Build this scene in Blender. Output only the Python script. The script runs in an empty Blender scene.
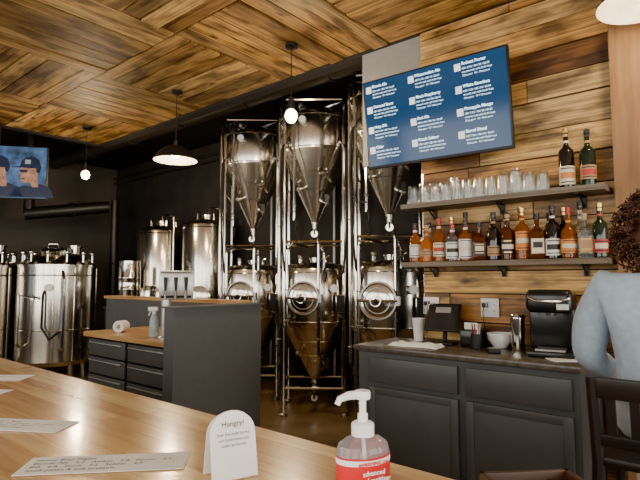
import bpy, bmesh, math, random
from mathutils import Vector, Matrix, Euler
random.seed(7)
scene=bpy.context.scene
R=math.radians
try: scene.view_settings.look='AgX - Punchy'
except Exception: pass
# ------------------------------------------------------------------ materials
def newmat(name):
    m=bpy.data.materials.new(name); m.use_nodes=True
    nt=m.node_tree; return m,nt,nt.nodes['Principled BSDF']
def M(name,col,rough=.5,metal=0,emit=None,es=0,trans=0,coat=0,var=.12,scale=12,bump=0,stretch=(1,1,1),ior=1.45,alpha=1,evar=0):
    m,nt,b=newmat(name); N=nt.nodes; L=nt.links
    tc=N.new('ShaderNodeTexCoord'); mp=N.new('ShaderNodeMapping'); mp.inputs['Scale'].default_value=stretch
    nz=N.new('ShaderNodeTexNoise'); nz.inputs['Scale'].default_value=scale; nz.inputs['Detail'].default_value=4
    L.new(tc.outputs['Object'],mp.inputs[0]); L.new(mp.outputs[0],nz.inputs['Vector'])
    rp=N.new('ShaderNodeValToRGB')
    rp.color_ramp.elements[0].position=.3; rp.color_ramp.elements[1].position=.7
    c=Vector(col); lo=c*(1-var); hi=c*(1+var)
    rp.color_ramp.elements[0].color=(*lo,1); rp.color_ramp.elements[1].color=(*[min(1,v) for v in hi],1)
    L.new(nz.outputs['Fac'],rp.inputs[0]); L.new(rp.outputs[0],b.inputs['Base Color'])
    b.inputs['Roughness'].default_value=rough; b.inputs['Metallic'].default_value=metal
    b.inputs['IOR'].default_value=ior
    b.inputs['Transmission Weight'].default_value=trans
    b.inputs['Coat Weight'].default_value=coat; b.inputs['Coat Roughness'].default_value=.08
    if emit: 
        b.inputs['Emission Color'].default_value=(*emit,1); b.inputs['Emission Strength'].default_value=es
        if evar:
            mr=N.new('ShaderNodeMapRange'); mr.inputs[1].default_value=.3; mr.inputs[2].default_value=.7; mr.inputs[3].default_value=es*(1-evar); mr.inputs[4].default_value=es*(1+evar)
            L.new(nz.outputs['Fac'],mr.inputs[0]); L.new(mr.outputs[0],b.inputs['Emission Strength'])
    if bump:
        bp=N.new('ShaderNodeBump'); bp.inputs['Strength'].default_value=bump; bp.inputs['Distance'].default_value=.01
        L.new(nz.outputs['Fac'],bp.inputs['Height']); L.new(bp.outputs[0],b.inputs['Normal'])
    return m
def wood(name,cols,rough=.6,grain=(.9,34,1),dark=.45,bump=.3,coat=0,gs=1.6,stain=.5,srange=(.35,.6),knots=False):
    m,nt,b=newmat(name); N=nt.nodes; L=nt.links
    tc=N.new('ShaderNodeTexCoord'); mp=N.new('ShaderNodeMapping'); mp.inputs['Scale'].default_value=grain
    L.new(tc.outputs['UV'],mp.inputs[0])
    nz=N.new('ShaderNodeTexNoise'); nz.inputs['Scale'].default_value=gs; nz.inputs['Detail'].default_value=8; nz.inputs['Roughness'].default_value=.65; nz.inputs['Distortion'].default_value=.15
    L.new(mp.outputs[0],nz.inputs['Vector'])
    at=N.new('ShaderNodeAttribute'); at.attribute_name='rnd'
    sp=N.new('ShaderNodeSeparateColor'); L.new(at.outputs['Color'],sp.inputs[0])
    rp=N.new('ShaderNodeValToRGB'); cr=rp.color_ramp
    while len(cr.elements)<len(cols): cr.elements.new(.5)
    for i,c in enumerate(cols):
        cr.elements[i].position=i/(len(cols)-1); cr.elements[i].color=(*c,1)
    L.new(sp.outputs[0],rp.inputs[0])
    g=N.new('ShaderNodeValToRGB'); g.color_ramp.elements[0].position=.34; g.color_ramp.elements[1].position=.58
    g.color_ramp.elements[0].color=(dark,dark*.92,dark*.85,1); g.color_ramp.elements[1].color=(1,1,1,1)
    L.new(nz.outputs['Fac'],g.inputs[0])
    mp2=N.new('ShaderNodeMapping'); mp2.inputs['Scale'].default_value=(2,6,1); L.new(tc.outputs['UV'],mp2.inputs[0])
    n2=N.new('ShaderNodeTexNoise'); n2.inputs['Scale'].default_value=1.5; n2.inputs['Detail'].default_value=6; L.new(mp2.outputs[0],n2.inputs['Vector'])
    g2=N.new('ShaderNodeValToRGB'); g2.color_ramp.elements[0].position=srange[0]; g2.color_ramp.elements[1].position=srange[1]
    d2=1-(1-dark)*stain
    g2.color_ramp.elements[0].color=(d2,d2*.88,d2*.75,1); g2.color_ramp.elements[1].color=(1,1,1,1)
    L.new(n2.outputs['Fac'],g2.inputs[0])
    def mul(a,c):
        x=N.new('ShaderNodeMix'); x.data_type='RGBA'; x.blend_type='MULTIPLY'; x.inputs[0].default_value=1
        L.new(a,x.inputs[6]); L.new(c,x.inputs[7]); return x.outputs[2]
    o=mul(mul(rp.outputs[0],g.outputs[0]),g2.outputs[0])
    if knots:
        mp3=N.new('ShaderNodeMapping'); mp3.inputs['Scale'].default_value=(2.2,6,1); L.new(tc.outputs['UV'],mp3.inputs[0])
        vo=N.new('ShaderNodeTexVoronoi'); vo.inputs['Scale'].default_value=1.3; L.new(mp3.outputs[0],vo.inputs['Vector'])
        g3=N.new('ShaderNodeValToRGB'); g3.color_ramp.elements[0].position=.05; g3.color_ramp.elements[1].position=.16
        g3.color_ramp.elements[0].color=(.18,.11,.06,1); g3.color_ramp.elements[1].color=(1,1,1,1)
        L.new(vo.outputs['Distance'],g3.inputs[0]); o=mul(o,g3.outputs[0])
    L.new(o,b.inputs['Base Color'])
    b.inputs['Roughness'].default_value=rough
    b.inputs['Coat Weight'].default_value=coat; b.inputs['Coat Roughness'].default_value=.12
    if bump:
        bp=N.new('ShaderNodeBump'); bp.inputs['Strength'].default_value=bump; bp.inputs['Distance'].default_value=.004
        L.new(nz.outputs['Fac'],bp.inputs['Height']); L.new(bp.outputs[0],b.inputs['Normal'])
    return m
def steel(name,col=(.74,.69,.61),rough=.18,st=(40,40,1)):
    m,nt,b=newmat(name); N=nt.nodes; L=nt.links
    tc=N.new('ShaderNodeTexCoord'); mp=N.new('ShaderNodeMapping'); mp.inputs['Scale'].default_value=st
    L.new(tc.outputs['Object'],mp.inputs[0])
    nz=N.new('ShaderNodeTexNoise'); nz.inputs['Scale'].default_value=3; nz.inputs['Detail'].default_value=3; L.new(mp.outputs[0],nz.inputs['Vector'])
    mr=N.new('ShaderNodeMapRange'); mr.inputs[3].default_value=rough*.75; mr.inputs[4].default_value=rough*1.35
    L.new(nz.outputs['Fac'],mr.inputs[0]); L.new(mr.outputs[0],b.inputs['Roughness'])
    b.inputs['Base Color'].default_value=(*col,1); b.inputs['Metallic'].default_value=1
    return m
def thinglass(name,tint=(.93,.96,.96)):
    m=bpy.data.materials.new(name); m.use_nodes=True; nt=m.node_tree; N=nt.nodes; L=nt.links
    N.remove(N['Principled BSDF']); o=N['Material Output']
    t=N.new('ShaderNodeBsdfTransparent'); t.inputs[0].default_value=(*tint,1)
    g=N.new('ShaderNodeBsdfGlossy'); g.inputs['Roughness'].default_value=.04; g.inputs[0].default_value=(1,1,1,1)
    lw=N.new('ShaderNodeLayerWeight'); lw.inputs[0].default_value=.3
    mr=N.new('ShaderNodeMapRange'); mr.inputs[3].default_value=.07; mr.inputs[4].default_value=.85; L.new(lw.outputs['Facing'],mr.inputs[0])
    mx=N.new('ShaderNodeMixShader'); L.new(mr.outputs[0],mx.inputs[0]); L.new(t.outputs[0],mx.inputs[1]); L.new(g.outputs[0],mx.inputs[2]); L.new(mx.outputs[0],o.inputs[0])
    return m
TGL=thinglass('clear_drinking_glass')
STEEL=steel('brushed_steel'); STEELP=steel('polished_steel',(.75,.71,.64),.12); STEELD=steel('dull_steel',(.4,.39,.37),.35)
ALU=M('satin_aluminium',(.55,.55,.53),.35,metal=.6)
BLACK=M('black_paint',(.014,.014,.015),.45); BLACKM=M('black_matte',(.024,.023,.023),.8)
RUBBER=M('black_rubber',(.015,.015,.015),.7)
GREY=M('cabinet_grey_paint',(.085,.088,.087),.42,var=.06)
GREYW=M('partition_grey_paint',(.10,.101,.102),.6,var=.06)
GREYL=M('bulkhead_grey_paint',(.24,.24,.23),.7,var=.06)
DARKW=M('dark_wall_paint',(.045,.042,.04),.85,var=.2,scale=3)
DARKF=M('dark_far_wall_paint',(.10,.088,.075),.8,var=.2,scale=2)
DUCTM=M('dark_duct_metal',(.05,.048,.045),.4,metal=.3)
CTOP=M('dark_laminate_counter',(.095,.08,.065),.3,var=.35,scale=30,coat=.2)
WHITE=M('white_plastic',(.8,.8,.78),.4,var=.03); PAPER=M('white_paper',(.82,.81,.78),.8,var=.04)
INK=M('printed_ink',(.03,.03,.035),.7); FLOOR=M('sealed_concrete',(.2,.145,.09),.38,var=.35,scale=2.5,bump=.05)
WWALL=wood('reclaimed_wall_planks',[(.16,.06,.015),(.62,.29,.07),(.85,.48,.13),(.36,.16,.045),(.88,.56,.2),(.40,.28,.15),(.70,.35,.08)],.5,dark=.28,stain=1,srange=(.38,.56),knots=True)
WCEIL=wood('ceiling_planks',[(.26,.13,.035),(.62,.36,.10),(.17,.08,.025),(.74,.47,.18),(.44,.23,.065)],.55,dark=.27,stain=.95,srange=(.38,.56),knots=True)
WBAR=wood('butcher_block',[(.50,.26,.085),(.80,.51,.19),(.88,.62,.27),(.66,.39,.13),(.92,.70,.35)],.26,grain=(1.5,30,1),dark=.7,bump=.03,coat=.6)
WCAP=wood('oak_cap',[(.55,.32,.12),(.7,.45,.19)],.4,dark=.7,bump=.05,coat=.2)
WSHELF=wood('weathered_shelf',[(.16,.13,.10),(.25,.2,.15)],.6,dark=.5)
WPOST=wood('brown_post_wood',[(.26,.14,.06),(.30,.17,.075)],.6,grain=(1,14,1),dark=.75)
WSTOOL=M('espresso_wood',(.025,.018,.015),.4)
BULB=M('lit_bulb',(1,.9,.7),.3,emit=(1,.82,.5),es=30)
SHADEIN=M('lamp_inner_enamel',(.4,.38,.33),.5)
# ------------------------------------------------------------------ mesh builder
class MB:
    def __init__(s,name):
        s.name=name; s.bm=bmesh.new(); s.bm.loops.layers.uv.new('UVMap'); s.bm.loops.layers.float_color.new('rnd')
        s.uv=s.bm.loops.layers.uv['UVMap']; s.col=s.bm.loops.layers.float_color['rnd']; s.mats=[]
    def mi(s,m):
        if m not in s.mats: s.mats.append(m)
        return s.mats.index(m)
    def raw(s,vs,fs,mat,T=None):
        i=s.mi(mat); V=[s.bm.verts.new((T@Vector(v)) if T is not None else v) for v in vs]; out=[]
        for f in fs:
            try: fc=s.bm.faces.new([V[k] for k in f])
            except ValueError: continue
            fc.material_index=i; out.append(fc)
        return V,out
    def box(s,x0,y0,z0,x1,y1,z1,mat,T=None,bev=0,seg=2):
        if x0>x1:x0,x1=x1,x0
        if y0>y1:y0,y1=y1,y0
        if z0>z1:z0,z1=z1,z0
        vs=[(x0,y0,z0),(x1,y0,z0),(x1,y1,z0),(x0,y1,z0),(x0,y0,z1),(x1,y0,z1),(x1,y1,z1),(x0,y1,z1)]
        fs=[(3,2,1,0),(4,5,6,7),(0,1,5,4),(1,2,6,5),(2,3,7,6),(3,0,4,7)]
        V,F=s.raw(vs,fs,mat,T)
        if bev:
            E=list({e for f in F for e in f.edges})
            bmesh.ops.bevel(s.bm,geom=E,offset=bev,segments=seg,affect='EDGES',profile=.5,clamp_overlap=True)
    def board(s,o,L,W,N,l,w,t,mat,rnd=None):
        o=Vector(o);L=Vector(L);W=Vector(W);N=Vector(N)
        c=[(0,0,0),(l,0,0),(l,w,0),(0,w,0),(0,0,t),(l,0,t),(l,w,t),(0,w,t)]
        fs=[(3,2,1,0),(4,5,6,7),(0,1,5,4),(1,2,6,5),(2,3,7,6),(3,0,4,7)]
        if L.cross(W).dot(N)<0: fs=[f[::-1] for f in fs]
        V=[s.bm.verts.new(o+L*a+W*b+N*d) for a,b,d in c]
        idx={v:k for k,v in enumerate(V)}
        ou,ov=random.uniform(0,50),random.uniform(0,50); r=random.random() if rnd is None else rnd; i=s.mi(mat)
        for f in fs:
            fc=s.bm.faces.new([V[k] for k in f]); fc.material_index=i
            for lp in fc.loops:
                a,b,d=c[idx[lp.vert]]; lp[s.uv].uv=(ou+a,ov+b+d); lp[s.col]=(r,random.random(),0,1)
    def lathe(s,prof,mat,T=None,n=24,loc=(0,0,0)):
        T=(T if T is not None else Matrix())@Matrix.Translation(loc); i=s.mi(mat); rings=[]
        for r,z in prof:
            if r<1e-5: rings.append([s.bm.verts.new(T@Vector((0,0,z)))])
            else: rings.append([s.bm.verts.new(T@Vector((r*math.cos(2*math.pi*k/n),r*math.sin(2*math.pi*k/n),z))) for k in range(n)])
        for a,b in zip(rings,rings[1:]):
            for k in range(n):
                k2=(k+1)%n
                if len(a)==1 and len(b)==1: continue
                if len(a)==1: f=[a[0],b[k2],b[k]]
                elif len(b)==1: f=[a[k],a[k2],b[0]]
                else: f=[a[k],a[k2],b[k2],b[k]]
                fc=s.bm.faces.new(f); fc.material_index=i
    def tube(s,pts,r,mat,n=8,closed=False,T=None,caps=True):
        P=[Vector(p) for p in pts]; m=len(P); rr=r if isinstance(r,(list,tuple)) else [r]*m; i=s.mi(mat)
        tang=[]
        for k in range(m):
            if closed: t=P[(k+1)%m]-P[k-1]
            else: t=P[min(k+1,m-1)]-P[max(k-1,0)]
            tang.append(t.normalized())
        t=tang[0]; u=t.orthogonal().normalized(); rings=[]
        for k in range(m):
            t=tang[k]; u=(u-t*u.dot(t)); u=u.normalized() if u.length>1e-6 else t.orthogonal().normalized(); v=t.cross(u)
            ring=[]
            for j in range(n):
                a=2*math.pi*j/n; p=P[k]+(u*math.cos(a)+v*math.sin(a))*rr[k]
                ring.append(s.bm.verts.new(T@p if T is not None else p))
            rings.append(ring)
        rg=list(zip(rings,rings[1:]))
        if closed: rg.append((rings[-1],rings[0]))
        for a,b in rg:
            for j in range(n):
                fc=s.bm.faces.new([a[j],a[(j+1)%n],b[(j+1)%n],b[j]]); fc.material_index=i
        if caps and not closed:
            for ring in (rings[0][::-1],rings[-1]):
                fc=s.bm.faces.new(ring); fc.material_index=i
    def torus(s,Rr,r,mat,T=None,n=24,m=8,loc=(0,0,0)):
        T=(T if T is not None else Matrix())@Matrix.Translation(loc)
        s.tube([(Rr*math.cos(2*math.pi*k/n),Rr*math.sin(2*math.pi*k/n),0) for k in range(n)],r,mat,n=m,closed=True,T=T)
    def ball(s,c,rad,mat,n=16,T=None):
        rx,ry,rz=(rad,rad,rad) if not isinstance(rad,(tuple,list)) else rad
        T0=(T if T is not None else Matrix())@Matrix.Translation(c)@Matrix.Diagonal((rx,ry,rz,1))
        h=max(6,n//2); s.lathe([(math.sin(math.pi*k/h) if 0<k<h else 0,-math.cos(math.pi*k/h)) for k in range(h+1)],mat,T0,n)
    def done(s,loc=(0,0,0),rz=0,parent=None,ang=35,rot=None):
        bmesh.ops.recalc_face_normals(s.bm,faces=s.bm.faces)
        me=bpy.data.meshes.new(s.name); s.bm.to_mesh(me); s.bm.free()
        for m in s.mats: me.materials.append(m)
        me.shade_smooth(); me.set_sharp_from_angle(angle=R(ang))
        ob=bpy.data.objects.new(s.name,me); scene.collection.objects.link(ob)
        ob.location=loc; ob.rotation_euler=rot if rot else (0,0,R(rz))
        if parent: ob.parent=parent
        return ob
def empty(name,loc=(0,0,0),rz=0):
    e=bpy.data.objects.new(name,None); e.empty_display_size=.1; scene.collection.objects.link(e); e.location=loc; e.rotation_euler=(0,0,R(rz)); return e
def text(s,size,mat,parent,loc,rot,name='printed_text',align='LEFT',ls=1.0,bold=0):
    c=bpy.data.curves.new(name,'FONT'); c.body=s; c.size=size; c.align_x=align; c.space_line=ls; c.offset=bold; c.resolution_u=2
    o=bpy.data.objects.new(name,c); scene.collection.objects.link(o); c.materials.append(mat)
    o.parent=parent; o.location=loc; o.rotation_euler=rot; return o
X,Y,Z=Vector((1,0,0)),Vector((0,1,0)),Vector((0,0,1))
CZ=3.18; WX=3.3; CY=6.7
# ------------------------------------------------------------------ room shell
b=MB('floor'); b.box(-2.6,-3.1,-.1,5.2,9.6,0,FLOOR); b.done()
b=MB('ceiling')
b.box(-2.5,-3,CZ+.03,WX,CY,CZ+.12,BLACKM)
B=1.16; nb=8; w=B/nb
ix=0; x=WX
while x>-2.5:
    iy=0; y=CY
    while y>-3:
        x0=max(x-B,-2.5); y0=max(y-B,-3)
        if (ix+iy)%2==0:
            k=0
            while x-(k+1)*w>x0-.001:
                t=.012+random.uniform(0,.018)
                b.board((x-(k+1)*w+.006,y0+.009,CZ+.03),Y,X,-Z,y-y0-.018,w-.012,t,WCEIL); k+=1
        else:
            k=0
            while y-(k+1)*w>y0-.001:
                t=.012+random.uniform(0,.018)
                b.board((x0+.009,y-(k+1)*w+.006,CZ+.03),X,Y,-Z,x-x0-.018,w-.012,t,WCEIL); k+=1
        y-=B; iy+=1
    x-=B; ix+=1
b.done()
b=MB('ceiling_brewery'); b.box(WX+.12,-3,3.5,5.1,9.5,3.6,BLACKM); b.box(-2.5,CY,3.5,WX+.12,9.5,3.6,BLACKM)
b.box(WX+.005,1.81,CZ-.005,WX+.12,CY+.02,3.5,BLACKM); b.box(-2.5,CY+.001,CZ-.005,WX,CY+.1,3.5,BLACKM); b.done()
b=MB('wall_right')   # plank accent wall
b.box(WX,.55,0,WX+.12,1.784,3.5,BLACKM)
zz=.0; pr_=.5
while zz<3.17:
    h=random.choice([.13,.15,.17,.19]); h=min(h,3.17-zz)
    if h<.03: break
    y=.55; 
    while y<1.783:
        l=random.uniform(.35,1.3); l=min(l,1.784-y)
        if 1.784-y-l<.15: l=1.784-y
        t=random.uniform(.012,.028)
        r_=random.random()
        while abs(r_-pr_)<.2: r_=random.random()
        pr_=r_
        b.board((WX-.001,y+.003,zz+.004),Y,Z,-X,l-.006,h-.008,t,WWALL,r_); y+=l
    zz+=h
b.done()
b=MB('wall_right_bulkhead'); b.box(WX+.001,1.786,2.25,WX+.11,2.32,CZ-.01,GREYL); b.done()
b=MB('wall_side_post')
b.board((WX-.14,.08,0),Z,Y,X,3.17,.46,.2,WPOST,.4); b.box(WX+.0,-3,0,WX+.12,.07,3.17,GREYL); b.done()
b=MB('wall_brewery'); b.box(5.0,-3,0,5.1,9.5,3.6,DARKW); b.done()
b=MB('wall_far'); b.box(-2.5,9.4,0,5.0,9.5,3.6,DARKF); b.done()
TRIM=M('window_trim_dark',(.05,.05,.05),.5)
def winwall(name,ax):
    b=MB(name)
    if ax=='x':
        b.box(-2.6,-3,0,-2.5,9.4,.6,GREYL); b.box(-2.6,-3,2.9,-2.5,9.4,3.6,GREYL)
        for yy in (-3,-.6,1.8,4.2,6.6,9.2): b.box(-2.6,yy,.6,-2.5,yy+.2,2.9,TRIM)
    else:
        b.box(-2.5,-3.1,0,5.0,-3,.6,GREYL); b.box(-2.5,-3.1,2.9,5.0,-3,3.6,GREYL)
        for xx in (-2.5,-.3,1.9,4.1): b.box(xx,-3.1,.6,xx+.2,-3,2.9,TRIM)
        b.box(4.3,-3.1,.6,5,-3,2.9,GREYL)
    b.done()
winwall('wall_left','x'); winwall('wall_back','y')
b=MB('baseboard_right'); b.box(4.97,1.9,0,4.998,9.3,.1,BLACK); b.done()
# ------------------------------------------------------------------ bar
bar=MB('bar_counter')
xx=.06
while xx<.685:
    w=.042; y=-1.2-random.uniform(0,.4)
    while y<4.6:
        l=random.uniform(.3,.95)
        l=min(l,4.6-y)
        bar.board((xx+.0002,y,1.025),Y,X,Z,l-.0004,w-.0004,.045,WBAR); y+=l
        if 4.6-y<.02: break
    xx+=w
bar.box(.3,-1.15,0,.6,4.5,1.024,GREYW)
bar.done()
# papers
def paper(name,cx,cy,l,w,rz,lines,sz):
    e=MB(name); e.box(-l/2,-w/2,0,l/2,w/2,.0008,PAPER)
    o=e.done((cx,cy,1.0712),rz)
    text(lines,sz,INK,o,(-l/2+.012,w/2-.02,.0012),(0,0,0),ls=1.25); return o
T1="House Beer Flights\nBlonde Ale   5.2   Amber   5.8   Porter   6.1\nIPA   6.8   Stout   7.2   Seltzer   4.9\nSmall plates & soft pretzels"
paper('paper_menu',.405,.765,.24,.075,-43,T1,.0115)
paper('paper_menu',.40,1.09,.2,.075,-58,T1,.010)
paper('paper_menu',.53,1.68,.22,.08,-50,T1,.009)
paper('paper_menu',.43,1.50,.18,.08,-58,T1,.008)
# table tent
tt=MB('table_tent_card')
prof=[(-.034,0),(.034,0),(.034,.062)]+[(.034*math.cos(a),.062+.03*math.sin(a)) for a in [R(18*k) for k in range(1,10)]]+[(-.034,.062)]
for sgn in (1,-1):
    T=Matrix.Translation((0,-.02*sgn,0))@Matrix.Rotation(R(-12*sgn),4,'X')
    n=len(prof); vs=[(p[0],-.0006,p[1]) for p in prof]+[(p[0],.0006,p[1]) for p in prof]
    fs=[tuple(range(n)),tuple(range(2*n-1,n-1,-1))]+[(k,(k+1)%n,(k+1)%n+n,k+n) for k in range(n)]
    tt.raw(vs,fs,PAPER,T)
tto=tt.done((.497,.585,1.0715),-20)
text("Hungry?",.0105,INK,tto,(0,-.0085,.070),(R(90-12),0,0),align='CENTER')
text("Scan the code to see\nour food menu and\norder at the bar",.0058,INK,tto,(0,-.0105,.058),(R(90-12),0,0),align='CENTER',ls=1.3)
# hand sanitizer
CLEAR=M('clear_gel_plastic',(.9,.93,.95),.1,trans=.85,var=.02,ior=1.35); REDL=M('red_label',(.55,.012,.012),.4,var=.05)
hs=MB('hand_sanitizer_bottle')
def oval(prof,mat,sx=1,sy=.72): hs.lathe(prof,mat,Matrix.Diagonal((sx,sy,1,1)),32)
oval([(0,0),(.030,0),(.033,.004),(.0335,.05),(.0335,.078),(.031,.086),(.022,.092),(.0125,.095),(.0125,.098),(0,.098)],CLEAR)
oval([(.0339,.010),(.0339,.075),(.0336,.0752)],REDL,1.0,.725)
oval([(.0342,.012),(.0342,.030)],WHITE,1.0,.73)
oval([(.0342,.067),(.0342,.073)],WHITE,1.0,.73)
hs.lathe([(0,.095),(.0135,.095),(.0135,.108),(.0115,.110),(.006,.111),(.006,.120),(.0042,.120),(.0042,.137),(.009,.137),(.0095,.143),(.0085,.1465),(0,.1465)],WHITE)
hs.tube([(0,0,.142),(-.02,.0,.142),(-.031,.0,.139),(-.034,0,.133)],[.0055,.005,.004,.0035],WHITE)
hs.tube([(0,0,.004),(0,0,.095)],.002,WHITE)
hso=hs.done((.508,.360,1.0722),-25)
text("REFRESHING GEL",.0052,REDL,hso,(0,-.0256,.068),(R(90),0,0),align='CENTER',bold=.0002)
text("advanced\nhand sanitizer",.0078,WHITE,hso,(0,-.0255,.057),(R(90),0,0),align='CENTER',bold=.0002)
DW=M('dark_stained_wood',(.05,.022,.013),.45)
cd=MB('condiment_caddy')
for a in ((-.05,-.038,.05,-.032),(-.05,.032,.05,.038),(-.05,-.038,-.044,.038),(.044,-.038,.05,.038)): cd.box(a[0],a[1],0,a[2],a[3],.075,DW,bev=.001)
cd.box(-.05,-.038,0,.05,.038,.006,DW)
for k in range(4): cd.box(-.035+k*.02,-.028,.008,-.03+k*.02,.028,.068,BLACKM)
cd.done((.548,.17,1.0712),-45)
# ------------------------------------------------------------------ back bar cabinet
cz=.93; fx=2.75; y0,y1=.65,2.0
c=MB('back_bar_cabinet')
c.box(fx+.02,y0+.01,.1,WX-.03,y1-.01,cz-.035,GREY); c.box(fx+.08,y0+.02,0,WX-.03,y1-.02,.1,BLACK)
def front(ya,yb,za,zb):
    g=.004; d=fx+.02
    c.box(d-.018,ya+g,za+g,d-.0005,yb-g,zb-g,GREY,bev=.002)
    f=.045
    c.box(d-.024,ya+g,za+g,d-.017,ya+g+f,zb-g,GREY,bev=.002); c.box(d-.024,yb-g-f,za+g,d-.017,yb-g,zb-g,GREY,bev=.002)
    c.box(d-.024,ya+g+f,za+g,d-.017,yb-g-f,za+g+f,GREY,bev=.002); c.box(d-.024,ya+g+f,zb-g-f,d-.017,yb-g-f,zb-g,GREY,bev=.002)
def flat(ya,yb,za,zb): c.box(fx,ya+.006,za+.006,fx+.0195,yb-.006,zb-.006,GREY,bev=.003)
flat(.69,1.25,.70,.865); flat(1.29,1.9,.70,.865)
front(.69,1.25,.14,.68); front(1.29,1.9,.14,.68)
c.done()
c=MB('back_bar_countertop'); c.box(fx-.02,y0-.01,cz-.034,WX-.03,y1+.01,cz,CTOP,bev=.006); c.done()
# ------------------------------------------------------------------ shelves
for zt in (1.87,1.47):
    s=MB('wall_shelf'); s.board((3.05,.57,zt-.032),Y,X,Z,1.26,.22,.032,WSHELF,.5)
    for yy in (.72,1.2,1.68):
        s.box(3.09,yy-.015,zt-.038,3.268,yy+.015,zt-.0325,BLACK); s.box(3.262,yy-.015,zt-.10,3.268,yy+.015,zt-.036,BLACK)
        s.tube([(3.18,yy,zt-.04),(3.21,yy,zt-.055),(3.262,yy,zt-.09)],.005,BLACK)
    s.done()
# ------------------------------------------------------------------ bottles
def glass(name,col,t=.85,r=.06): return M(name,col,r,trans=t,var=.05)
AMB=glass('amber_whiskey',(.5,.14,.02),.7); DAMB=glass('dark_rum',(.14,.035,.01),.5); CLG=glass('clear_glass',(.92,.95,.95),.95,.03); GLD=glass('gold_tequila',(.75,.38,.08),.7); DKG=M('dark_green_glass',(.01,.02,.012),.08,coat=.5); ORG=glass('orange_liqueur',(.7,.2,.02),.6); BKG=M('black_bottle_glass',(.012,.01,.01),.08,coat=.5)
CAPB=M('cap_black',(.02,.02,.02),.4); CAPR=M('cap_red_wax',(.45,.02,.02),.4); CAPG=M('cap_gold',(.7,.45,.15),.3,metal=1); CORK=M('cork',(.5,.32,.17),.8)
LC=M('label_cream',(.7,.62,.46),.6); LW=M('label_white',(.75,.74,.7),.6); LBK=M('label_black',(.025,.022,.02),.5); LO=M('label_orange',(.65,.22,.04),.5); LT=M('label_tan',(.4,.24,.11),.6); LR=M('label_red',(.45,.04,.03),.5)
def bottle(y,x,z,kind,h,r,body,lab,cap,lab2=None,lz=(.2,.72)):
    b=MB('liquor_bottle'); n=28; r*=1.1
    if kind=='tall': bh=h*.60; sh=h*.72
    elif kind=='squat': bh=h*.52; sh=h*.66
    else: bh=h*.62; sh=h*.72
    nk=.0135
    if kind=='square':
        b.box(-r,-r*.8,0,r,r*.8,bh,body,bev=r*.22,seg=3)
        b.lathe([(r*.8,bh-.002),(r*.55,bh+(sh-bh)*.45),(nk,sh),(nk,h*.92),(0,h*.92)],body,None,20)
        b.box(-r*.8,-r*.8-.0012,bh*lz[0],r*.8,-r*.8,bh*lz[1],lab)
        if lab2: b.box(-r*.6,-r*.8-.002,bh*.4,r*.6,-r*.8-.001,bh*.6,lab2)
        for q in (.3,.66): b.box(-r*.6,-r*.8-.002,bh*q,r*.6,-r*.8-.001,bh*(q+.02),CAPG)
    else:
        bul=1.0 if kind!='squat' else 1.12
        b.lathe([(0,.003),(r*.8,0),(r,.006),(r*bul,bh*.5),(r,bh),(r*.86,bh+(sh-bh)*.35),(r*.45,bh+(sh-bh)*.8),(nk,sh+.006),(nk,h*.90),(nk+.002,h*.905),(nk+.002,h*.925),(0,h*.925)],body,None,n)
        def lw(z0,z1,off,m,half=78):
            k=18; vs=[];fs=[]
            for i in range(k+1):
                a=R(-90-half+2*half*i/k)
                for zz in (z0,(z0+z1)/2,z1):
                    rad=(r+(r*bul-r)*(1-abs(zz-bh*.5)/(bh*.5)))+off
                    vs.append((rad*math.cos(a),rad*math.sin(a),zz))
            for i in range(k):
                for j in (0,1): fs.append((i*3+j,(i+1)*3+j,(i+1)*3+j+1,i*3+j+1))
            b.raw(vs,fs,m)
        lw(bh*lz[0],bh*lz[1],.0012,lab)
        m_=(lz[0]+lz[1])/2
        if lab2: lw(bh*(m_-.08),bh*(m_+.08),.002,lab2,55)
        ik=INK if lab not in (LBK,) else CAPG
        lw(bh*(lz[0]+.05),bh*(lz[0]+.08),.002,ik,50); lw(bh*(lz[1]-.08),bh*(lz[1]-.05),.002,ik,50)
        b.lathe([(nk+.0015,sh+.012),(nk+.0015,sh+.026)],lab,None,16)
    b.lathe([(nk+.001,h*.925),(nk+.003,h*.926),(nk+.003,h*.995),(nk,h),(0,h)],cap,None,18)
    b.lathe([(nk+.0012,h*.86),(nk+.0012,h*.93)],cap,None,18)
    o=b.done((x,y,z+.001),-68); return o
SH=1.47; data=[
 (1.755,'round',.27,.034,AMB,LW,CAPB,None),(1.665,'squat',.25,.037,ORG,LT,CORK,None,(.3,.6)),(1.575,'tall',.29,.035,AMB,LC,CAPR,LR),
 (1.480,'round',.25,.038,CLG,LW,CAPR,LBK,(.12,.8)),(1.388,'round',.265,.039,AMB,LW,CAPB,LC,(.1,.85)),(1.297,'square',.245,.040,DAMB,LBK,CAPB,LC),
 (1.205,'tall',.30,.035,BKG,LT,CAPB,None,(.15,.5)),(1.118,'round',.28,.036,DAMB,LBK,CORK,LC),(1.030,'tall',.31,.036,AMB,LO,CAPG,LC,(.3,.9)),
 (.945,'square',.27,.039,DAMB,LC,CAPB,LBK),(.858,'round',.31,.036,BKG,LW,CAPB,LBK,(.1,.6)),(.772,'squat',.29,.037,AMB,LO,CAPR,LC),
 (.690,'square',.25,.036,CLG,LT,CORK,None),(.612,'tall',.30,.033,DKG,LR,CAPG,LC,(.15,.55))]
for d in data: bottle(d[0],3.115,SH,*d[1:])
for k,yy in enumerate((1.70,1.53,1.43,1.25,1.16,1.07,.9,.82,.73)):
    bottle(yy,3.212,SH,['round','tall','squat'][k%3],.28+.025*(k%3),.033,[CLG,AMB,DAMB,BKG][k%4],[LC,LBK,LW][k%3],[CAPB,CAPG][k%2])
bottle(.775,3.14,1.87,'tall',.355,.039,BKG,LC,CAPG,LO,(.1,.6)); bottle(.665,3.14,1.87,'tall',.33,.038,DKG,LT,CAPB,LR,(.2,.6))
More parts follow.
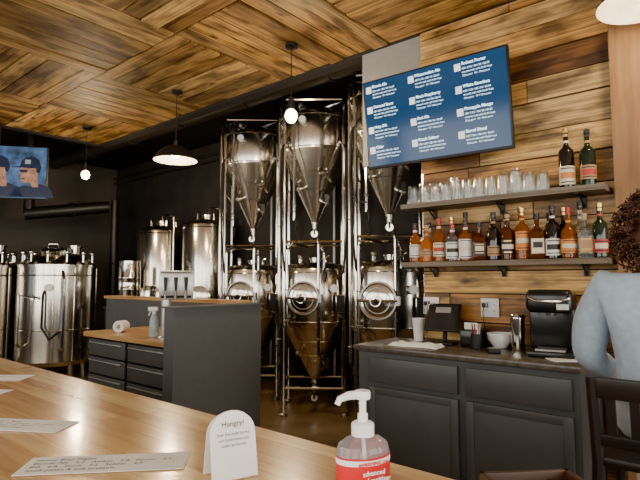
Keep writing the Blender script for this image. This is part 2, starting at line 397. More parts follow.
g=MB('drinking_glasses')
for row,xr in enumerate((3.10,3.195)):
    yy=1.76-row*.04
    while yy>.87:
        hh=random.choice([.115,.125,.135,.15]); r1=.037; r0=.027
        zt=1.871
        g.lathe([(r1,zt),(r0+.003,zt+hh*.9),(r0-.001,zt+hh),(0,zt+hh)],TGL,None,20,loc=(xr+random.uniform(-.006,.006),yy,0))
        g.lathe([(r0-.001,zt+hh-.014),(0,zt+hh-.013)],TGL,None,20,loc=(xr,yy,0)); g.torus(r1,.0016,TGL,None,20,5,loc=(xr,yy,zt+.001)); yy-=.0785
g.done()
# ------------------------------------------------------------------ menu TV
SCR=M('menu_screen_blue',(.006,.012,.025),.12,emit=(.010,.095,.26),es=1.0,var=.3,scale=2)
TXT=M('screen_text_white',(.7,.8,.9),.5,emit=(.65,.92,1),es=2.8); LOGO=M('screen_logo',(.8,.8,.8),.5,emit=(.8,.85,.8),es=1.1)
tv=MB('menu_television'); W2,H2=.52,.318; q=.935
tv.box(-W2,.0,-H2,W2,.035,H2,BLACK,bev=.006); tv.box(-.3,.035,-.2,.3,.065,.2,BLACKM,bev=.01)
tv.box(-W2+.012,-.002,-H2+.02,W2-.012,.001,H2-.012,SCR)
tv.box(-.06,.065,-.12,.06,.13,.12,BLACKM)
names=["Blonde Ale","Oatmeal Stout","Hazy IPA","Cider","Watermelon Ale","Black Raspberry","Red Ale","Peach Seltzer","Robust Porter","White Bourbon","Pineapple Mango","Barrel Blend"]
tvo=tv.done((3.045,1.578,2.470),rot=(R(7),0,R(-87)))
mk=MB('menu_logos')
i=0
for cx in (-.525,-.165,.19):
    cx*=q
    for rr in range(4):
        z=.262-rr*.145
        mk.box(cx,-.004,z-.035,cx+.042,-.0025,z+.012,LOGO)
        text(names[i],.029*q,TXT,tvo,(cx+.050,-.004,z-.002),(R(90),0,0),name='menu_heading',bold=.0007)
        text("ABV %.1f%% / IBU %d / $6.00\nsmooth malt with fresh hops\n12oz pour  10 / 16oz pour"%(4.5+i*.3,18+i*4),.0178*q,TXT,tvo,(cx+.050,-.004,z-.031),(R(90),0,0),name='menu_description',ls=1.35,bold=.0001)
        i+=1
mk.done(parent=tvo)
# ------------------------------------------------------------------ pendants
def pendant(y,z,shade=True,x=2.8,power=22,rad=.2):
    b=MB('pendant_lamp')
    top=CZ-.005-z
    b.lathe([(0,top),(.05,top),(.05,top-.02),(0,top-.025)],BLACK,None,20)
    b.tube([(0,0,.17),(0,0,top-.01)],.004,BLACK)
    b.lathe([(.0,.19),(.02,.185),(.024,.12),(.024,.09),(0,.09)],BLACK,None,18)
    if shade:
        b.lathe([(.03,.135),(.06,.13),(rad*.55,.11),(rad*.85,.06),(rad*.98,.01),(rad+.006,-.004),(rad+.004,-.008)],BLACK,None,36)
        b.lathe([(.03,.131),(.06,.126),(rad*.55,.106),(rad*.84,.056),(rad*.97,.008),(rad+.004,-.008)],SHADEIN,None,36)
        b.ball((0,0,.055),.04,BULB)
    else:
        b.ball((0,0,.04),(.048,.048,.055),BULB)
    o=b.done((x,y,z))
    l=bpy.data.lights.new('lamp_light','POINT'); l.energy=power; l.color=(1,.76,.46); l.shadow_soft_size=.05
    lo=bpy.data.objects.new('lamp_light',l); scene.collection.objects.link(lo); lo.parent=o; lo.location=(0,0,-.07)
pendant(4.16,2.5,power=48); pendant(2.64,2.57,False,power=60); pendant(.32,2.68,power=20); pendant(6.0,2.56,False,power=65)
# ------------------------------------------------------------------ conical fermenter stacks
def fermenter(x,y,seed,r=.385,rz=-54):
    b=MB('stacked_conical_fermenter'); rnd=random.Random(seed)
    L_=.305
    for sx in (-1,1):
        for sy in (-1,1):
            b.tube([(sx*L_,sy*L_,.0),(sx*L_,sy*L_,3.24)],.019,STEELP,10)
            b.lathe([(0,0),(.04,0),(.04,.012),(.02,.03)],STEELD,None,14,loc=(sx*L_,sy*L_,0))
    for zz in (.27,1.74,3.23):
        for a,bb in (((-L_,-L_),(L_,-L_)),((L_,-L_),(L_,L_)),((L_,L_),(-L_,L_)),((-L_,L_),(-L_,-L_))):
            b.tube([(*a,zz),(*bb,zz)],.014,STEELP,8)
    for base,cb,ct,top in ((0,.30,.90,1.43),(0,1.98,2.70,3.07)):
        b.lathe([(0,cb-.08),(.03,cb-.08),(.03,cb-.03),(.045,cb-.03),(.045,cb-.015),(.032,cb-.015),(.035,cb),(r-.01,ct),(r,ct+.03),(r,top),(r-.012,top+.035),(r*.75,top+.085),(r*.35,top+.11),(0,top+.115)],STEEL,None,48)
        for zz in (ct+.025,top-.005): b.torus(r+.001,.006,STEELP,None,48,6,loc=(0,0,zz))
        for q in (.45,.7): b.torus(.035+(r-.045)*q,.004,STEELP,None,36,6,loc=(0,0,cb+(ct-cb)*q))
        b.lathe([(0,top+.1),(.05,top+.1),(.05,top+.14),(.062,top+.14),(.062,top+.155),(.03,top+.165),(0,top+.165)],STEELP,None,20)
        b.tube([(.12,0,top+.09),(.12,0,top+.16),(.16,0,top+.18)],.012,STEELP)
        b.tube([(-.15,-.12,top+.06),(-.15,-.12,top+.15)],.016,STEELP); b.ball((-.15,-.12,top+.16),.026,STEELD,12)
        for sx in (-1,1):
            for sy in (-1,1):
                b.tube([(sx*r*.66,sy*r*.66,ct+.08),(sx*L_,sy*L_,ct+.08)],.018,STEELD)
        b.tube([(0,0,cb-.07),(0,0,cb-.12),(0,-.05,cb-.15),(0,-.17,cb-.15)],.02,STEELP,10)
        b.box(-.01,-.2,cb-.16,.01,-.12,cb-.10,BLACK); b.lathe([(0,-.02),(.035,-.02),(.035,.02),(0,.02)],STEELP,Matrix.Translation((0,-.17,cb-.15))@Matrix.Rotation(R(90),4,'X'),16)
        b.tube([(.09,-.1,cb+.2),(.13,-.2,cb+.17)],.014,STEELP); b.ball((.13,-.21,cb+.17),.024,STEELD,10); b.box(.11,-.24,cb+.17,.15,-.22,cb+.26,BLACK)
        b.tube([(-.12,-.14,cb+.34),(-.17,-.25,cb+.31)],.012,STEELP); b.ball((-.17,-.255,cb+.31),.02,STEELD,10)
        if base==0 and cb<1:
            gx,gy=.2,-r*.86
        else: gx,gy=-.12,-r*.95
        b.lathe([(0,-.03),(.036,-.03),(.036,.02),(0,.022)],WHITE,Matrix.Translation((gx,gy-.03,(ct+top)/2+.1))@Matrix.Rotation(R(90),4,'X'),20)
        b.lathe([(.036,-.01),(.042,-.01),(.042,.024),(.034,.024)],STEELD,Matrix.Translation((gx,gy-.03,(ct+top)/2+.1))@Matrix.Rotation(R(90),4,'X'),20)
    b.box(.22,-.36,1.02,.31,-.26,1.2,BLACKM,bev=.006)
    T=Matrix.Rotation(R(-14),4,'Z')@Matrix.Translation((0,-r+.0,1.17))@Matrix.Rotation(R(90),4,'X')
    b.lathe([(.155,-.05),(.155,.03),(.165,.035),(.165,.05),(.15,.055),(.14,.05),(.09,.065),(.0,.075)],STEELP,T,36)
    b.torus(.16,.010,STEELD,T,36,6,loc=(0,0,.05)); b.torus(.11,.005,STEELD,T,30,6,loc=(0,0,.062))
    b.tube([(-.17,0,.07),(0,0,.10),(.17,0,.07)],.012,STEELP,8,T=T); b.ball((0,0,.12),.022,BLACK,10,T=T); b.torus(.045,.006,STEELP,T,20,6,loc=(0,0,.13))
    b.box(.15,-.04,.0,.19,.04,.06,STEELD,T)
    T=Matrix.Rotation(R(18),4,'Z')@Matrix.Translation((0,-r*.72,2.46))@Matrix.Rotation(R(65+0),4,'X')
    b.torus(.05,.006,STEELP,T,24,6,loc=(0,0,.03))
    for px,py,zt,zb in ((-.36,-.25,3.2,.6),(.10,-.45,1.66,1.45),(.37,-.25,3.22,1.2),(.05,-.44,1.75,.62),(-.27,-.36,1.7,.8),(-.20,-.38,3.2,1.95)):
        b.tube([(px*.3,py*.3,zt),(px*.8,py*.8,zt+.02),(px,py,zt-.05),(px,py,zb)],.013,STEELP,8)
        for zc in (zb+.15,(zt+zb)/2): b.torus(.018,.006,STEELD,None,14,6,loc=(px,py,zc))
        b.tube([(px,py,zb+.02),(px+.03,py-.03,zb-.05),(px+.01,py-.02,zb-.12)],.010,RUBBER,8)
        b.box(px-.05,py-.03,zb+.08,px+.01,py-.02,zb+.09,BLACK)
    for sx in (-1,1):
        b.tube([(sx*.25,-.28,2.85),(sx*.33,-.33,2.7),(sx*.35,-.33,2.3),(sx*.33,-.34,1.8),(sx*.30,-.33,1.45),(sx*.24,-.28,1.3)],.011,RUBBER,8)
    b.tube([(-L_,-L_,2.35),(-L_,L_,2.35)],.012,STEELP); b.tube([(L_,-L_,2.35),(L_,L_,2.35)],.012,STEELP)
    return b.done((x,y,.001),rz)
fermenter(4.22,4.60,1,rz=-48); fermenter(4.18,3.58,2,rz=-51); fermenter(4.13,2.60,3,rz=-58)
hz=MB('brewing_hose')
HM=M('rust_red_hose',(.25,.05,.03),.5)
hz.tube([(3.34+(.17+.003*k)*math.cos(k*.35),4.2+(.17+.003*k)*math.sin(k*.35),.016+.001*k) for k in range(44)],.014,HM,8)
hz.done()
def brite(x,y,r,top,rz=-55):
    b=MB('brite_tank')
    for k in range(4):
        a=R(45+90*k); b.tube([(r*.8*math.cos(a),r*.8*math.sin(a),0),(r*.8*math.cos(a),r*.8*math.sin(a),.5)],.03,STEELP,10)
    b.lathe([(0,.38),(.05,.38),(r*.6,.42),(r*.95,.5),(r,.55),(r,top-.12),(r*.97,top-.09),(r*.7,top-.03),(r*.3,top),(0,top)],STEEL,None,44)
    for zz in (.6,1.2,top-.14): b.torus(r+.002,.007,STEELP,None,44,6,loc=(0,0,zz))
    b.lathe([(0,top-.01),(.09,top-.01),(.09,top+.04),(.11,top+.04),(.11,top+.06),(0,top+.08)],STEELP,None,24)
    b.tube([(0,0,top+.05),(0,0,top+.14),(.08,-.08,top+.16),(r*.8,-r*.8,top+.1),(r*.8,-r*.8,.7)],.014,STEELP)
    for k in range(5):
        a=R(72*k+20); b.tube([(r*.55*math.cos(a),r*.55*math.sin(a),top-.03),(r*.55*math.cos(a),r*.55*math.sin(a),top+.07)],.014,STEELP); b.ball((r*.55*math.cos(a),r*.55*math.sin(a),top+.08),.025,BLACK,10)
    T=Matrix.Translation((0,-r,1.1))@Matrix.Rotation(R(90),4,'X')
    b.lathe([(.16,-.05),(.16,.03),(.17,.05),(.1,.07),(0,.075)],STEELP,T,30)
    return b.done((x,y,.001),rz)
brite(4.42,6.87,.36,2.18); brite(4.57,5.93,.36,2.22)
def kettle(x,y,r,top,rz=-40):
    b=MB('brew_kettle')
    for k in range(4):
        a=R(45+90*k); b.tube([(r*.85*math.cos(a),r*.85*math.sin(a),0),(r*.85*math.cos(a),r*.85*math.sin(a),.4)],.035,STEELP,10)
    b.lathe([(0,.2),(r*.9,.24),(r,.3),(r,top-.14),(r+.012,top-.14),(r+.012,top-.11),(r*.96,top-.09),(r*.78,top-.01),(r*.5,top+.05),(r*.2,top+.075),(0,top+.08)],STEEL,None,56)
    for zz in (.7,top-.25): b.torus(r+.003,.009,STEELP,None,56,6,loc=(0,0,zz))
    for a in range(0,360,30): 
        q=R(a+12); b.tube([((r+.002)*math.cos(q),(r+.002)*math.sin(q),.3),((r+.002)*math.cos(q),(r+.002)*math.sin(q),top-.15)],.005,STEELP,6)
    T=Matrix.Translation((0,-r*.40,top+.05))@Matrix.Rotation(R(14),4,'X')
    b.lathe([(.15,-.05),(.15,.03),(.165,.035),(.165,.05),(.1,.075),(0,.08)],STEELP,T,30); b.tube([(-.07,0,.08),(-.05,0,.12),(.05,0,.12),(.07,0,.08)],.009,STEELP,T=T)
    for k in range(12):
        a=R(30*k); p=(r*.9*math.cos(a),r*.9*math.sin(a)); b.tube([(*p,top-.10),(*p,top+.03)],.014,STEELP); b.ball((*p,top+.05),.032,STEELP,12)
    b.lathe([(.08,top+.0),(.08,top+.15),(.095,top+.15),(.095,top+.17),(0,top+.17)],STEELP,Matrix.Translation((.15,r*.4,0)),24)
    b.tube([(r*.5,-r*1.0,.45),(r*.5,-r*1.1,.5),(r*.5,-r*1.1,top-.3),(r*.4,-r*.9,top-.2)],.022,STEELP)
    b.tube([(-r*.6,-r*.85,.5),(-r*.62,-r*1.05,.55),(-r*.62,-r*1.05,top-.5),(-r*.2,-r*1.15,top-.55)],.02,STEELP)
    b.tube([(r*.0,-r*1.0,top-.45),(r*.0,-r*1.12,top-.5),(r*.0,-r*1.14,.75),(r*.2,-r*1.16,.6),(r*.45,-r*1.14,.7)],.016,RUBBER)
    b.lathe([(0,0),(.05,0),(.05,.03),(0,.035)],WHITE,Matrix.Translation((r*.1,-r-.001,1.25))@Matrix.Rotation(R(90),4,'X'),24)
    return b.done((x,y,.001),rz)
kettle(3.06,7.26,.48,1.66); kettle(2.36,8.02,.44,1.66)
kg=MB('beer_keg')
r=.14;hh=.6
kg.lathe([(0,.03),(r*.8,.03),(r*.9,0),(r*.95,0),(r*.95,.05),(r,.09),(r,hh*.35),(r*1.04,hh*.37),(r*1.04,hh*.39),(r,hh*.41),(r,hh*.6),(r*1.04,hh*.62),(r*1.04,hh*.64),(r,hh*.66),(r,hh-.09),(r*.95,hh-.05),(r*.95,hh),(r*.88,hh),(r*.86,hh-.05),(r*.3,hh-.03),(r*.3,hh),(0,hh)],STEELP,None,30)
kg.done((3.62,6.38,1.001))
st=MB('keg_rack')
for sx in (-.2,.2):
    for sy in (-.2,.2): st.box(sx-.02,sy-.02,0,sx+.02,sy+.02,.97,BLACK)
st.box(-.24,-.24,.97,.24,.24,1.0,BLACK); st.box(-.22,-.22,.4,.22,.22,.42,BLACK); st.done((3.62,6.38,0))
# ------------------------------------------------------------------ half walls and prep counter
h=MB('half_wall_partition'); h.box(2.09,3.08,0,2.92,3.2,1.15,GREYW); h.board((2.07,3.06,1.15),X,Y,Z,.87,.16,.012,GREYW,.5); h.done()
h=MB('half_wall_ledge'); h.box(2.80,3.202,0,2.92,5.4,1.15,GREYW); h.board((2.78,3.23,1.15),Y,X,Z,2.19,.16,.03,WCAP,.6); h.done()
h=MB('prep_counter_drawers')
h.box(2.2,3.21,.08,2.795,4.5,.86,BLACK); h.box(2.26,3.23,0,2.79,4.48,.08,BLACKM)
for ya,yb in ((3.24,3.84),(3.88,4.48)):
    for k in range(5):
        za=.1+k*.15; h.box(2.18,ya,za,2.199,yb,za+.14,GREY,bev=.003)
        h.box(2.16,ya+.03,za+.105,2.18,yb-.03,za+.122,ALU,bev=.003)
for k in range(9): h.board((2.14+k*.0725,3.205,.862),Y,X,Z,1.31,.072,.038,WCAP,random.random())
h.done()
dt=MB('draft_beer_tower')
dt.lathe([(0,0),(.06,0),(.06,.012),(.038,.025),(.036,.3),(0,.3)],ALU,None,24)
dt.box(-.05,-.07,.3,.2,.07,.52,BLACKM,bev=.012); dt.box(-.052,-.074,.33,.202,-.06,.50,ALU,bev=.004)
for k in range(3):
    xx=0+k*.075; dt.tube([(xx,-.07,.36),(xx,-.12,.36),(xx,-.13,.30)],.010,STEELP); dt.tube([(xx,-.115,.365),(xx,-.12,.47)],[.008,.016],BLACK)
dt.done((2.27,3.45,.901),-38)
sp=MB('spray_bottle')
BLU=M('blue_liquid',(.55,.72,.8),.2,trans=.4)
sp.lathe([(0,0),(.035,0),(.037,.01),(.037,.12),(.02,.17),(.014,.18),(0,.18)],BLU,None,20); sp.lathe([(.016,.175),(.016,.2),(0,.2)],WHITE,None,16)
sp.box(-.05,-.012,.2,.03,.012,.235,WHITE,bev=.004); sp.tube([(-.03,0,.2),(-.045,0,.165)],.005,WHITE); sp.done((2.3,3.66,.901),-50)
nd=MB('towel_roll'); nd.lathe([(.02,0),(.05,0),(.05,.1),(.02,.1),(.02,0)],PAPER,Matrix.Rotation(R(90),4,'X'),24); nd.done((2.35,4.2,.951),-60)
# ------------------------------------------------------------------ counter things
co=MB('coffee_maker')
PL=M('glossy_black_plastic',(.014,.014,.015),.28,coat=.2)
co.box(-.12,-.16,0,.12,.15,.035,PL,bev=.012); co.box(-.12,.0,.03,.12,.15,.35,PL,bev=.02); co.box(-.12,-.16,.24,.12,.12,.365,PL,bev=.035,seg=4)
co.box(-.075,-.15,.035,.075,-.02,.045,STEELD); co.tube([(-.1,-.10,.36),(-.1,-.165,.32),(-.06,-.18,.305),(.06,-.18,.305),(.1,-.165,.32),(.1,-.10,.36)],.009,STEELP)
co.lathe([(.02,.22),(.025,.242),(0,.242)],STEELD,None,16,loc=(0,-.08,0)); co.box(.04,-.162,.26,.1,-.1605,.29,STEELD)
co.done((3.07,.865,cz+.001),-80)
cup=MB('paper_cup'); cup.lathe([(0,0),(.03,0),(.042,.15),(.0445,.15),(.0445,.155),(.040,.155),(.028,.004),(0,.004)],WHITE,None,28); cup.done((3.17,1.77,cz+.001))
bw=MB('white_bowl'); bw.lathe([(0,0),(.04,0),(.045,.008),(.075,.05),(.08,.09),(.076,.09),(.07,.05),(.04,.012),(0,.012)],WHITE,None,32); bw.done((3.18,1.205,cz+.001))
mg=MB('steel_travel_mug'); mg.lathe([(0,0),(.034,0),(.036,.01),(.042,.19),(.042,.2),(.036,.215),(0,.22)],STEELP,None,28); mg.torus(.043,.004,BLACK,None,28,6,loc=(0,0,.2))
mg.done((3.12,1.075,cz+.001),-40)
tw=MB('folded_towel'); n=14
vs=[];fs=[]
for i in range(n+1):
    for j in range(n+1):
        u=i/n-.5;v=j/n-.5; ed=(max(abs(u),abs(v))>.49); vs.append((u*.34,v*.15+.012*math.sin(u*9),.002 if ed else .016+.004*math.sin(u*23+v*9)+.003*math.cos(v*31)))
for i in range(n):
    for j in range(n): fs.append((i*(n+1)+j,(i+1)*(n+1)+j,(i+1)*(n+1)+j+1,i*(n+1)+j+1))
tw.raw(vs,fs,PAPER); tw.box(-.14,-.06,.0,.14,.06,.010,PAPER,bev=.004)
tw.done((2.90,1.64,cz+.001),-84)
pos=MB('point_of_sale_tablet')
pos.box(-.08,-.07,0,.08,.07,.014,BLACK,bev=.005); pos.tube([(0,.03,.01),(0,.05,.08),(0,.02,.13)],.016,BLACK)
T=Matrix.Translation((0,0,.17))@Matrix.Rotation(R(-30),4,'X')
pos.box(-.115,-.012,-.10,.115,.006,.10,PL,T,bev=.006); pos.box(-.10,-.0135,-.088,.10,-.012,.088,M('tablet_glass',(.02,.025,.03),.08,coat=.5),T)
pos.box(-.05,-.0145,.03,.05,-.0136,.07,ALU,T)
pos.done((3.13,1.565,cz+.001),-80)
pr=MB('receipt_printer'); pr.box(-.065,-.08,0,.065,.08,.11,PL,bev=.014); pr.box(-.04,-.05,.11,.04,-.045,.15,PAPER); pr.box(-.05,-.0815,.03,.05,-.0805,.06,BLACKM); pr.done((3.15,1.365,cz+.001),-85)
cr=MB('card_reader'); cr.box(-.035,-.06,0,.035,.06,.022,BLACK,bev=.006); cr.box(-.025,.0,.022,.025,.045,.0235,STEELD); cr.done((2.95,1.16,cz+.001),-60)
cab=MB('charging_cable'); cab.tube([(3.0+.05*math.sin(k*.5),1.42-.02*k,cz+.005) for k in range(12)],.003,BLACK,6); cab.done()
pc=MB('pen_cup'); pc.lathe([(0,0),(.03,0),(.032,.09),(.029,.09),(.028,.005),(0,.005)],BLACK,None,20)
for k in range(4): pc.tube([(.012*math.cos(k*1.6),.012*math.sin(k*1.6),.01),(.026*math.cos(k*1.6),.026*math.sin(k*1.6),.15)],.004,[WHITE,INK,REDL,ALU][k],6)
pc.done((3.04,1.30,cz+.001))
bn=MB('beverage_napkins'); bn.box(-.08,-.055,0,.08,.055,.004,PAPER); bn.done((2.9,.76,cz+.001),-50)
def outlet(y,z):
    o=MB('wall_outlet'); o.box(0,-.06,-.06,.006,.06,.06,WHITE,bev=.002)
    for a in (-.028,.028):
        o.box(-.003,a-.017,-.04,.0,a+.017,.04,WHITE,bev=.001)
        for zz in (-.02,.02): o.box(-.0036,a-.006,zz-.005,-.003,a-.003,zz+.005,INK); o.box(-.0036,a+.003,zz-.005,-.003,a+.006,zz+.005,INK)
    o.box(-.03,.01,.0,-.003,.045,.035,BLACK,bev=.003)
    o.tube([(-.03,.028,.01),(-.045,.028,-.03),(-.02,.03,-.12),(-.015,.03,-.19)],.003,BLACK)
    o.done((WX-.036,y,z))
outlet(1.30,1.17); outlet(1.72,1.17)
for k,(xx,yy) in enumerate(((3.2,.71),(3.06,.69),(3.13,.69))):
    s=MB('syrup_bottle'); s.lathe([(0,0),(.026,0),(.028,.01),(.028,.11),(.012,.15),(.012,.165),(0,.165)],[DAMB,AMB,PL][k],None,20); s.lathe([(.0285,.03),(.0285,.085)],LC if k!=1 else LR,None,20); s.lathe([(.014,.16),(.014,.185),(0,.187)],[CAPR,CAPB,WHITE][k],None,14); s.done((xx,yy,cz+.001))
# ------------------------------------------------------------------ sports TV on the left
SB=M('broadcast_blue',(.03,.06,.12),.3,emit=(.05,.12,.26),es=1.0,var=.7,scale=7,evar=.8); NAVY=M('jersey_navy',(.006,.01,.03),.3,emit=(.004,.010,.04),es=1,scale=15,evar=.5); FACE=M('broadcast_face',(.3,.15,.09),.3,emit=(.34,.16,.09),es=.8,var=.35,scale=16,evar=.6)
GRAYJ=M('broadcast_grey',(.3,.32,.35),.3,emit=(.25,.28,.32),es=.6)
s=MB('sports_television'); W2,H2=.55,.31
s.box(-W2,0,-H2,W2,.04,H2,BLACK,bev=.006); s.box(-W2+.012,-.003,-H2+.014,W2-.012,.001,H2-.012,SB)
s.tube([(0,.06,.1),(0,.06,CZ-2.5905)],.02,BLACK); s.box(-.12,.04,-.1,.12,.07,.12,BLACK)
def poly(pts,cx,cz_,k,m,d): s.raw([(cx+p[0]*k,d,cz_+p[1]) for p in pts],[tuple(range(len(pts)))],m)
facep=[(-.09,.08),(.085,.08),(.095,.03),(.115,-.01),(.09,-.025),(.095,-.06),(.085,-.10),(.05,-.125),(.0,-.11),(-.04,-.17),(-.10,-.17),(-.085,-.03)]
capp=[(.20,.055),(.10,.075),(.09,.13),(.04,.185),(-.04,.19),(-.10,.15),(-.125,.07),(-.11,.0),(-.08,.0),(-.07,.05),(.08,.055)]
jer=[(-.27,-.289),(-.22,-.17),(-.11,-.125),(-.03,-.17),(.05,-.15),(.15,-.19),(.2,-.289)]
for cx,dr in ((-.33,1),(.03,-1),(.36,-1)):
    poly(jer,cx,0,dr,NAVY,-.0042); poly(facep,cx,0,dr,FACE,-.0047); poly(capp,cx,0,dr,NAVY,-.0052)
    poly([(.02,.03),(.105,.03),(.1,-.0),(.03,-.0)],cx,0,dr,NAVY,-.0056); poly([(-.03,.10),(.03,.10),(.03,.15),(-.03,.15)],cx+.02*dr,0,dr,GRAYJ,-.0056)
    poly([(.05,-.07),(.09,-.07),(.09,-.08),(.05,-.08)],cx,0,dr,NAVY,-.0056)
s.done((2.02,6.55,2.59),-38)
# ------------------------------------------------------------------ ducts and pipes
d=MB('black_ventilation_pipe')
d.tube([(3.88,7.5,2.47),(2.85,7.95,2.3)],.09,BLACK,20); d.torus(.1,.012,BLACK,Matrix.Translation((3.4,7.71,2.39))@Matrix.Rotation(R(90),4,'Y')@Matrix.Rotation(R(-23),4,'X'),24,6)
d.tube([(2.9,7.93,2.3),(2.9,7.95,3.5)],.07,BLACK,16)
d.done()
d=MB('black_standpipe'); d.tube([(3.95,7.45,2.58),(3.96,7.45,0)],.055,BLACK,16); d.torus(.06,.012,BLACK,None,20,6,loc=(3.955,7.45,1.6)); d.done()
d=MB('steel_conduit'); 
for a in (((4.9,2.2,3.3),(4.9,9.3,3.3)),((4.92,5.0,3.4),(4.92,5.0,.2)),((4.92,3.9,3.4),(4.92,3.9,.2)),((4.9,2.2,3.2),(4.9,9.3,3.2))): d.tube(a,.018,STEELD,10)
d.done()
d=MB('ceiling_duct'); d.tube([(3.75,2.0,3.38),(3.75,9.2,3.38)],.10,DUCTM,18)
for yy in (3,4.2,5.4,6.6,7.8): d.torus(.105,.012,DUCTM,Matrix.Translation((3.75,yy,3.38))@Matrix.Rotation(R(90),4,'X'),24,6)
d.done()
# ------------------------------------------------------------------ bar stool + person
PX,PY=2.14,.232; DZ=.04
s=MB('bar_stool')
s.box(-.2,-.2,.69+DZ,.2,.2,.725+DZ,WSTOOL,bev=.012)
for sx in (-1,1):
    s.tube([(sx*.22,.22,0),(sx*.18,.18,.69+DZ)],.018,WSTOOL); s.tube([(sx*.22,-.24,0),(sx*.185,-.19,.69+DZ),(sx*.19,-.235,1.03)],[.02,.02,.016],WSTOOL)
for zz in (.28,): 
    s.tube([(-.21,.205,zz),(.21,.205,zz)],.012,WSTOOL); s.tube([(-.21,-.225,zz),(.21,-.225,zz)],.012,WSTOOL)
    for sx in (-1,1): s.tube([(sx*.208,-.225,zz+.06),(sx*.208,.205,zz+.06)],.012,WSTOOL)
T=Matrix.Translation((0,-.215,.9))@Matrix.Rotation(R(7),4,'X')
s.box(-.2,-.01,.06,.2,.01,.13,WSTOOL,T,bev=.006); s.box(-.19,-.008,-.10,.19,.008,-.06,WSTOOL,T,bev=.004)
for k in range(5): s.box(-.15+k*.068,-.006,-.08,-.122+k*.068,.006,.07,WSTOOL,T)
s.done((PX,PY,.001),-90)
SKIN=M('skin',(.55,.3,.2),.5,var=.06); SHIRT=M('blue_grey_knit',(.36,.44,.53),.85,var=.1,scale=40,bump=.1); PANT=M('light_grey_trousers',(.5,.5,.5),.85); SHOE=M('dark_shoes',(.03,.03,.03),.6)
HAIR=M('curly_brown_hair',(.06,.024,.012),.55,var=.5,scale=30); LIP=M('lips',(.45,.15,.13),.5); EYEW=M('eye_white',(.8,.8,.78),.2); EYEB=M('iris_brown',(.05,.025,.01),.2)
person=empty('seated_woman',(PX,PY,DZ+.004),-90)
def skin(name,verts,edges,radii,root=0,sub=2):
    me=bpy.data.meshes.new(name); me.from_pydata(verts,edges,[]); o=bpy.data.objects.new(name,me); scene.collection.objects.link(o)
    md=o.modifiers.new('s','SKIN'); 
    for i,r in enumerate(radii):
        sv=me.skin_vertices[0].data[i]; sv.radius=r if isinstance(r,tuple) else (r,r); sv.use_root=(i==root)
    sb=o.modifiers.new('d','SUBSURF'); sb.levels=sub; sb.render_levels=sub
    dg=bpy.context.evaluated_depsgraph_get(); dg.update(); nm=bpy.data.meshes.new_from_object(o.evaluated_get(dg))
    bpy.data.objects.remove(o); o=bpy.data.objects.new(name,nm); scene.collection.objects.link(o); nm.materials.clear(); nm.shade_smooth(); return o
HZ=-.035
V=[(0,0,.815),(0,-.01,.94),(0,-.025,1.08),(0,-.02,1.2),(0,-.01,1.30),(0,.005,1.36),(0,.02,1.41)]
RD=[(.155,.12),(.155,.125),(.175,.13),(.18,.115),(.11,.08),(.057,.055),(.05,.05)]
E=[(i,i+1) for i in range(6)]
def add(pts,rs,root):
    p=root
    for v,r in zip(pts,rs):
        V.append(v); RD.append(r); E.append((p,len(V)-1)); p=len(V)-1
for sx in (-1,1):
    add([(sx*.17,-.01,1.275),(sx*.225,.0,1.17),(sx*.255,.03,1.02),(sx*.21,.15,.96),(sx*.15,.28,.90)],[.085,.075,.062,.046,.028],3)
    add([(sx*.095,.06,.81),(sx*.12,.28,.81),(sx*.13,.46,.80),(sx*.13,.44,.60),(sx*.12,.36,.35),(sx*.12,.44,.29),(sx*.12,.52,.285)],[.095,.082,.062,.055,.038,.036,.028],0)
bd=skin('body',V,E,RD); me=bd.data
for m in (SHIRT,SKIN,PANT,SHOE): me.materials.append(m)
for p in me.polygons:
    c=p.center
    if c.z>1.35: k=1
    elif c.z<.36 : k=3
    elif c.z<.88 and not(abs(c.x)>.13 and c.z>.885): k=2
    elif c.y>.12 and c.z<1.02: k=1 if c.z>.885 and c.y>.16 else 2
    else: k=0
    p.material_index=k
bd.parent=person
for sx in (-1,1):
    hv=[(0,0,0),(0,.04,-.002)];hr=[.024,(.03,.016)];he=[(0,1)]
    for k,(ox,ln) in enumerate(((-.026,.062),(-.009,.074),(.009,.070),(.026,.055))):
        p=1
        for f,(yy,zz) in enumerate(((.045,.0),(.045+ln*.5,-.004),(.045+ln*.85,-.018),(.045+ln,-.032))):
            hv.append((ox*(1+.08*f),.035+yy,zz)); hr.append([.0095,.0088,.008,.0065][f]); he.append((p,len(hv)-1)); p=len(hv)-1
    p=0
    for f,(xx,yy,zz) in enumerate(((.028,.03,-.004),(.05,.055,-.01),(.058,.082,-.02))):
        hv.append((-sx*xx,yy,zz)); hr.append([.012,.010,.008][f]); he.append((p,len(hv)-1)); p=len(hv)-1
    ho=skin('hand',hv,he,hr,0); ho.data.materials.append(SKIN); ho.parent=person; ho.location=(sx*.15,.27,.905); ho.rotation_euler=(R(-5),0,R(sx*12))
hd=MB('head')
prof=[(0,-.115),(.03,-.112),(.052,-.09),(.064,-.05),(.072,0),(.075,.04),(.068,.08),(.045,.108),(.0,.118)]
hd.lathe(prof,SKIN,Matrix.Diagonal((1,1.22,1,1)),28)
hd.tube([(0,.088,.01),(0,.105,-.02),(0,.108,-.03),(0,.09,-.036)],[.006,.011,.013,.006],SKIN)
for sx in (-1,1):
    hd.ball((sx*.031,.076,.0),(.013,.009,.009),EYEW,12); hd.ball((sx*.031,.0845,.0),.005,EYEB,10); hd.tube([(sx*.017,.092,.018),(sx*.032,.089,.023),(sx*.048,.076,.018)],.003,HAIR)
    hd.ball((sx*.077,-.005,-.005),(.009,.018,.03),SKIN,12)
hd.tube([(-.024,.080,-.062),(-.008,.088,-.059),(0,.089,-.061),(.008,.088,-.059),(.024,.080,-.062)],[.003,.006,.0055,.006,.003],LIP)
ho=hd.done((0,.03,1.535+HZ),parent=person)
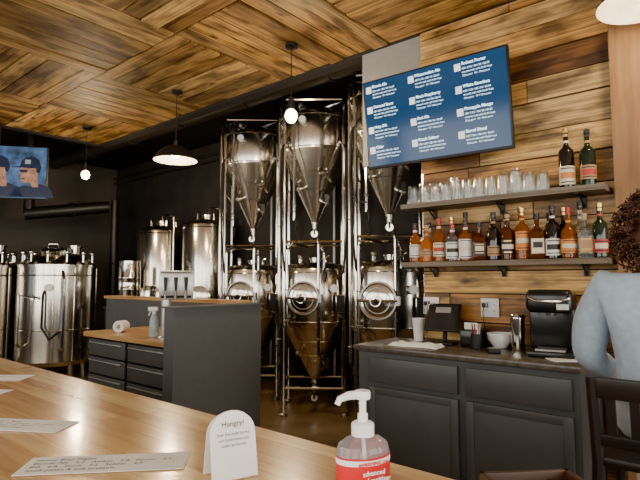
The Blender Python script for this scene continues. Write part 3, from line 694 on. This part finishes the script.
hr=MB('curly_hair'); rn=random.Random(3)
hr.ball((0,-.022,.025),(.10,.108,.10),HAIR,24); hr.ball((0,-.05,-.04),(.095,.07,.10),HAIR,20)
for i in range(650):
    th=rn.uniform(0,2*math.pi); ph=rn.uniform(-1.0,1.5)
    dx,dy,dz=math.cos(th)*math.cos(ph),math.sin(th)*math.cos(ph),math.sin(ph)
    if dy>.45 and dz<.45: continue
    base=Vector((dx*.102,-.025+dy*.108,.0+dz*.108-(.03 if dy<0.2 else 0)*(1-dz)))
    ln=rn.uniform(.04,.065); dirv=Vector((dx*.95,dy*.95,dz*.3-.25)).normalized(); u=dirv.orthogonal().normalized(); v=dirv.cross(u)
    cr_=rn.uniform(.005,.009); ph0=rn.uniform(0,6.28)
    hr.tube([base+dirv*(ln*k/17)+(u*math.cos(ph0+k*1.05)+v*math.sin(ph0+k*1.05))*cr_ for k in range(18)],.0026,HAIR,n=4,caps=False)
hr.done((0,.03,1.535+HZ),parent=person)
# ------------------------------------------------------------------ light
def area(name,loc,rot,sx,sy,e,col):
    l=bpy.data.lights.new(name,'AREA'); l.shape='RECTANGLE'; l.size=sx; l.size_y=sy; l.energy=e; l.color=col
    o=bpy.data.objects.new(name,l); scene.collection.objects.link(o); o.location=loc; o.rotation_euler=rot
for i,yy in enumerate((-1.7,.7,3.1,5.5)): area('window_daylight',(-2.45,yy+.1,1.75),(0,R(-90),0),2.2,2.1,112,(1,.95,.86))
for i,xx in enumerate((-1.3,.9,3.1)): area('window_daylight',(xx,-2.95,1.75),(R(90),0,0),1.9,2.2,130,(1,.95,.86))
w=bpy.data.worlds.new('World'); scene.world=w; w.use_nodes=True
bg=w.node_tree.nodes['Background']; bg.inputs[0].default_value=(.8,.9,1,1); bg.inputs[1].default_value=.6
cam=bpy.data.cameras.new('Camera'); cam.lens=510/640*36; cam.sensor_width=36; cam.clip_start=.02
co=bpy.data.objects.new('Camera',cam); scene.collection.objects.link(co); co.location=(0,0,1.35); co.rotation_euler=(R(94.48),0,R(-50)); scene.camera=co
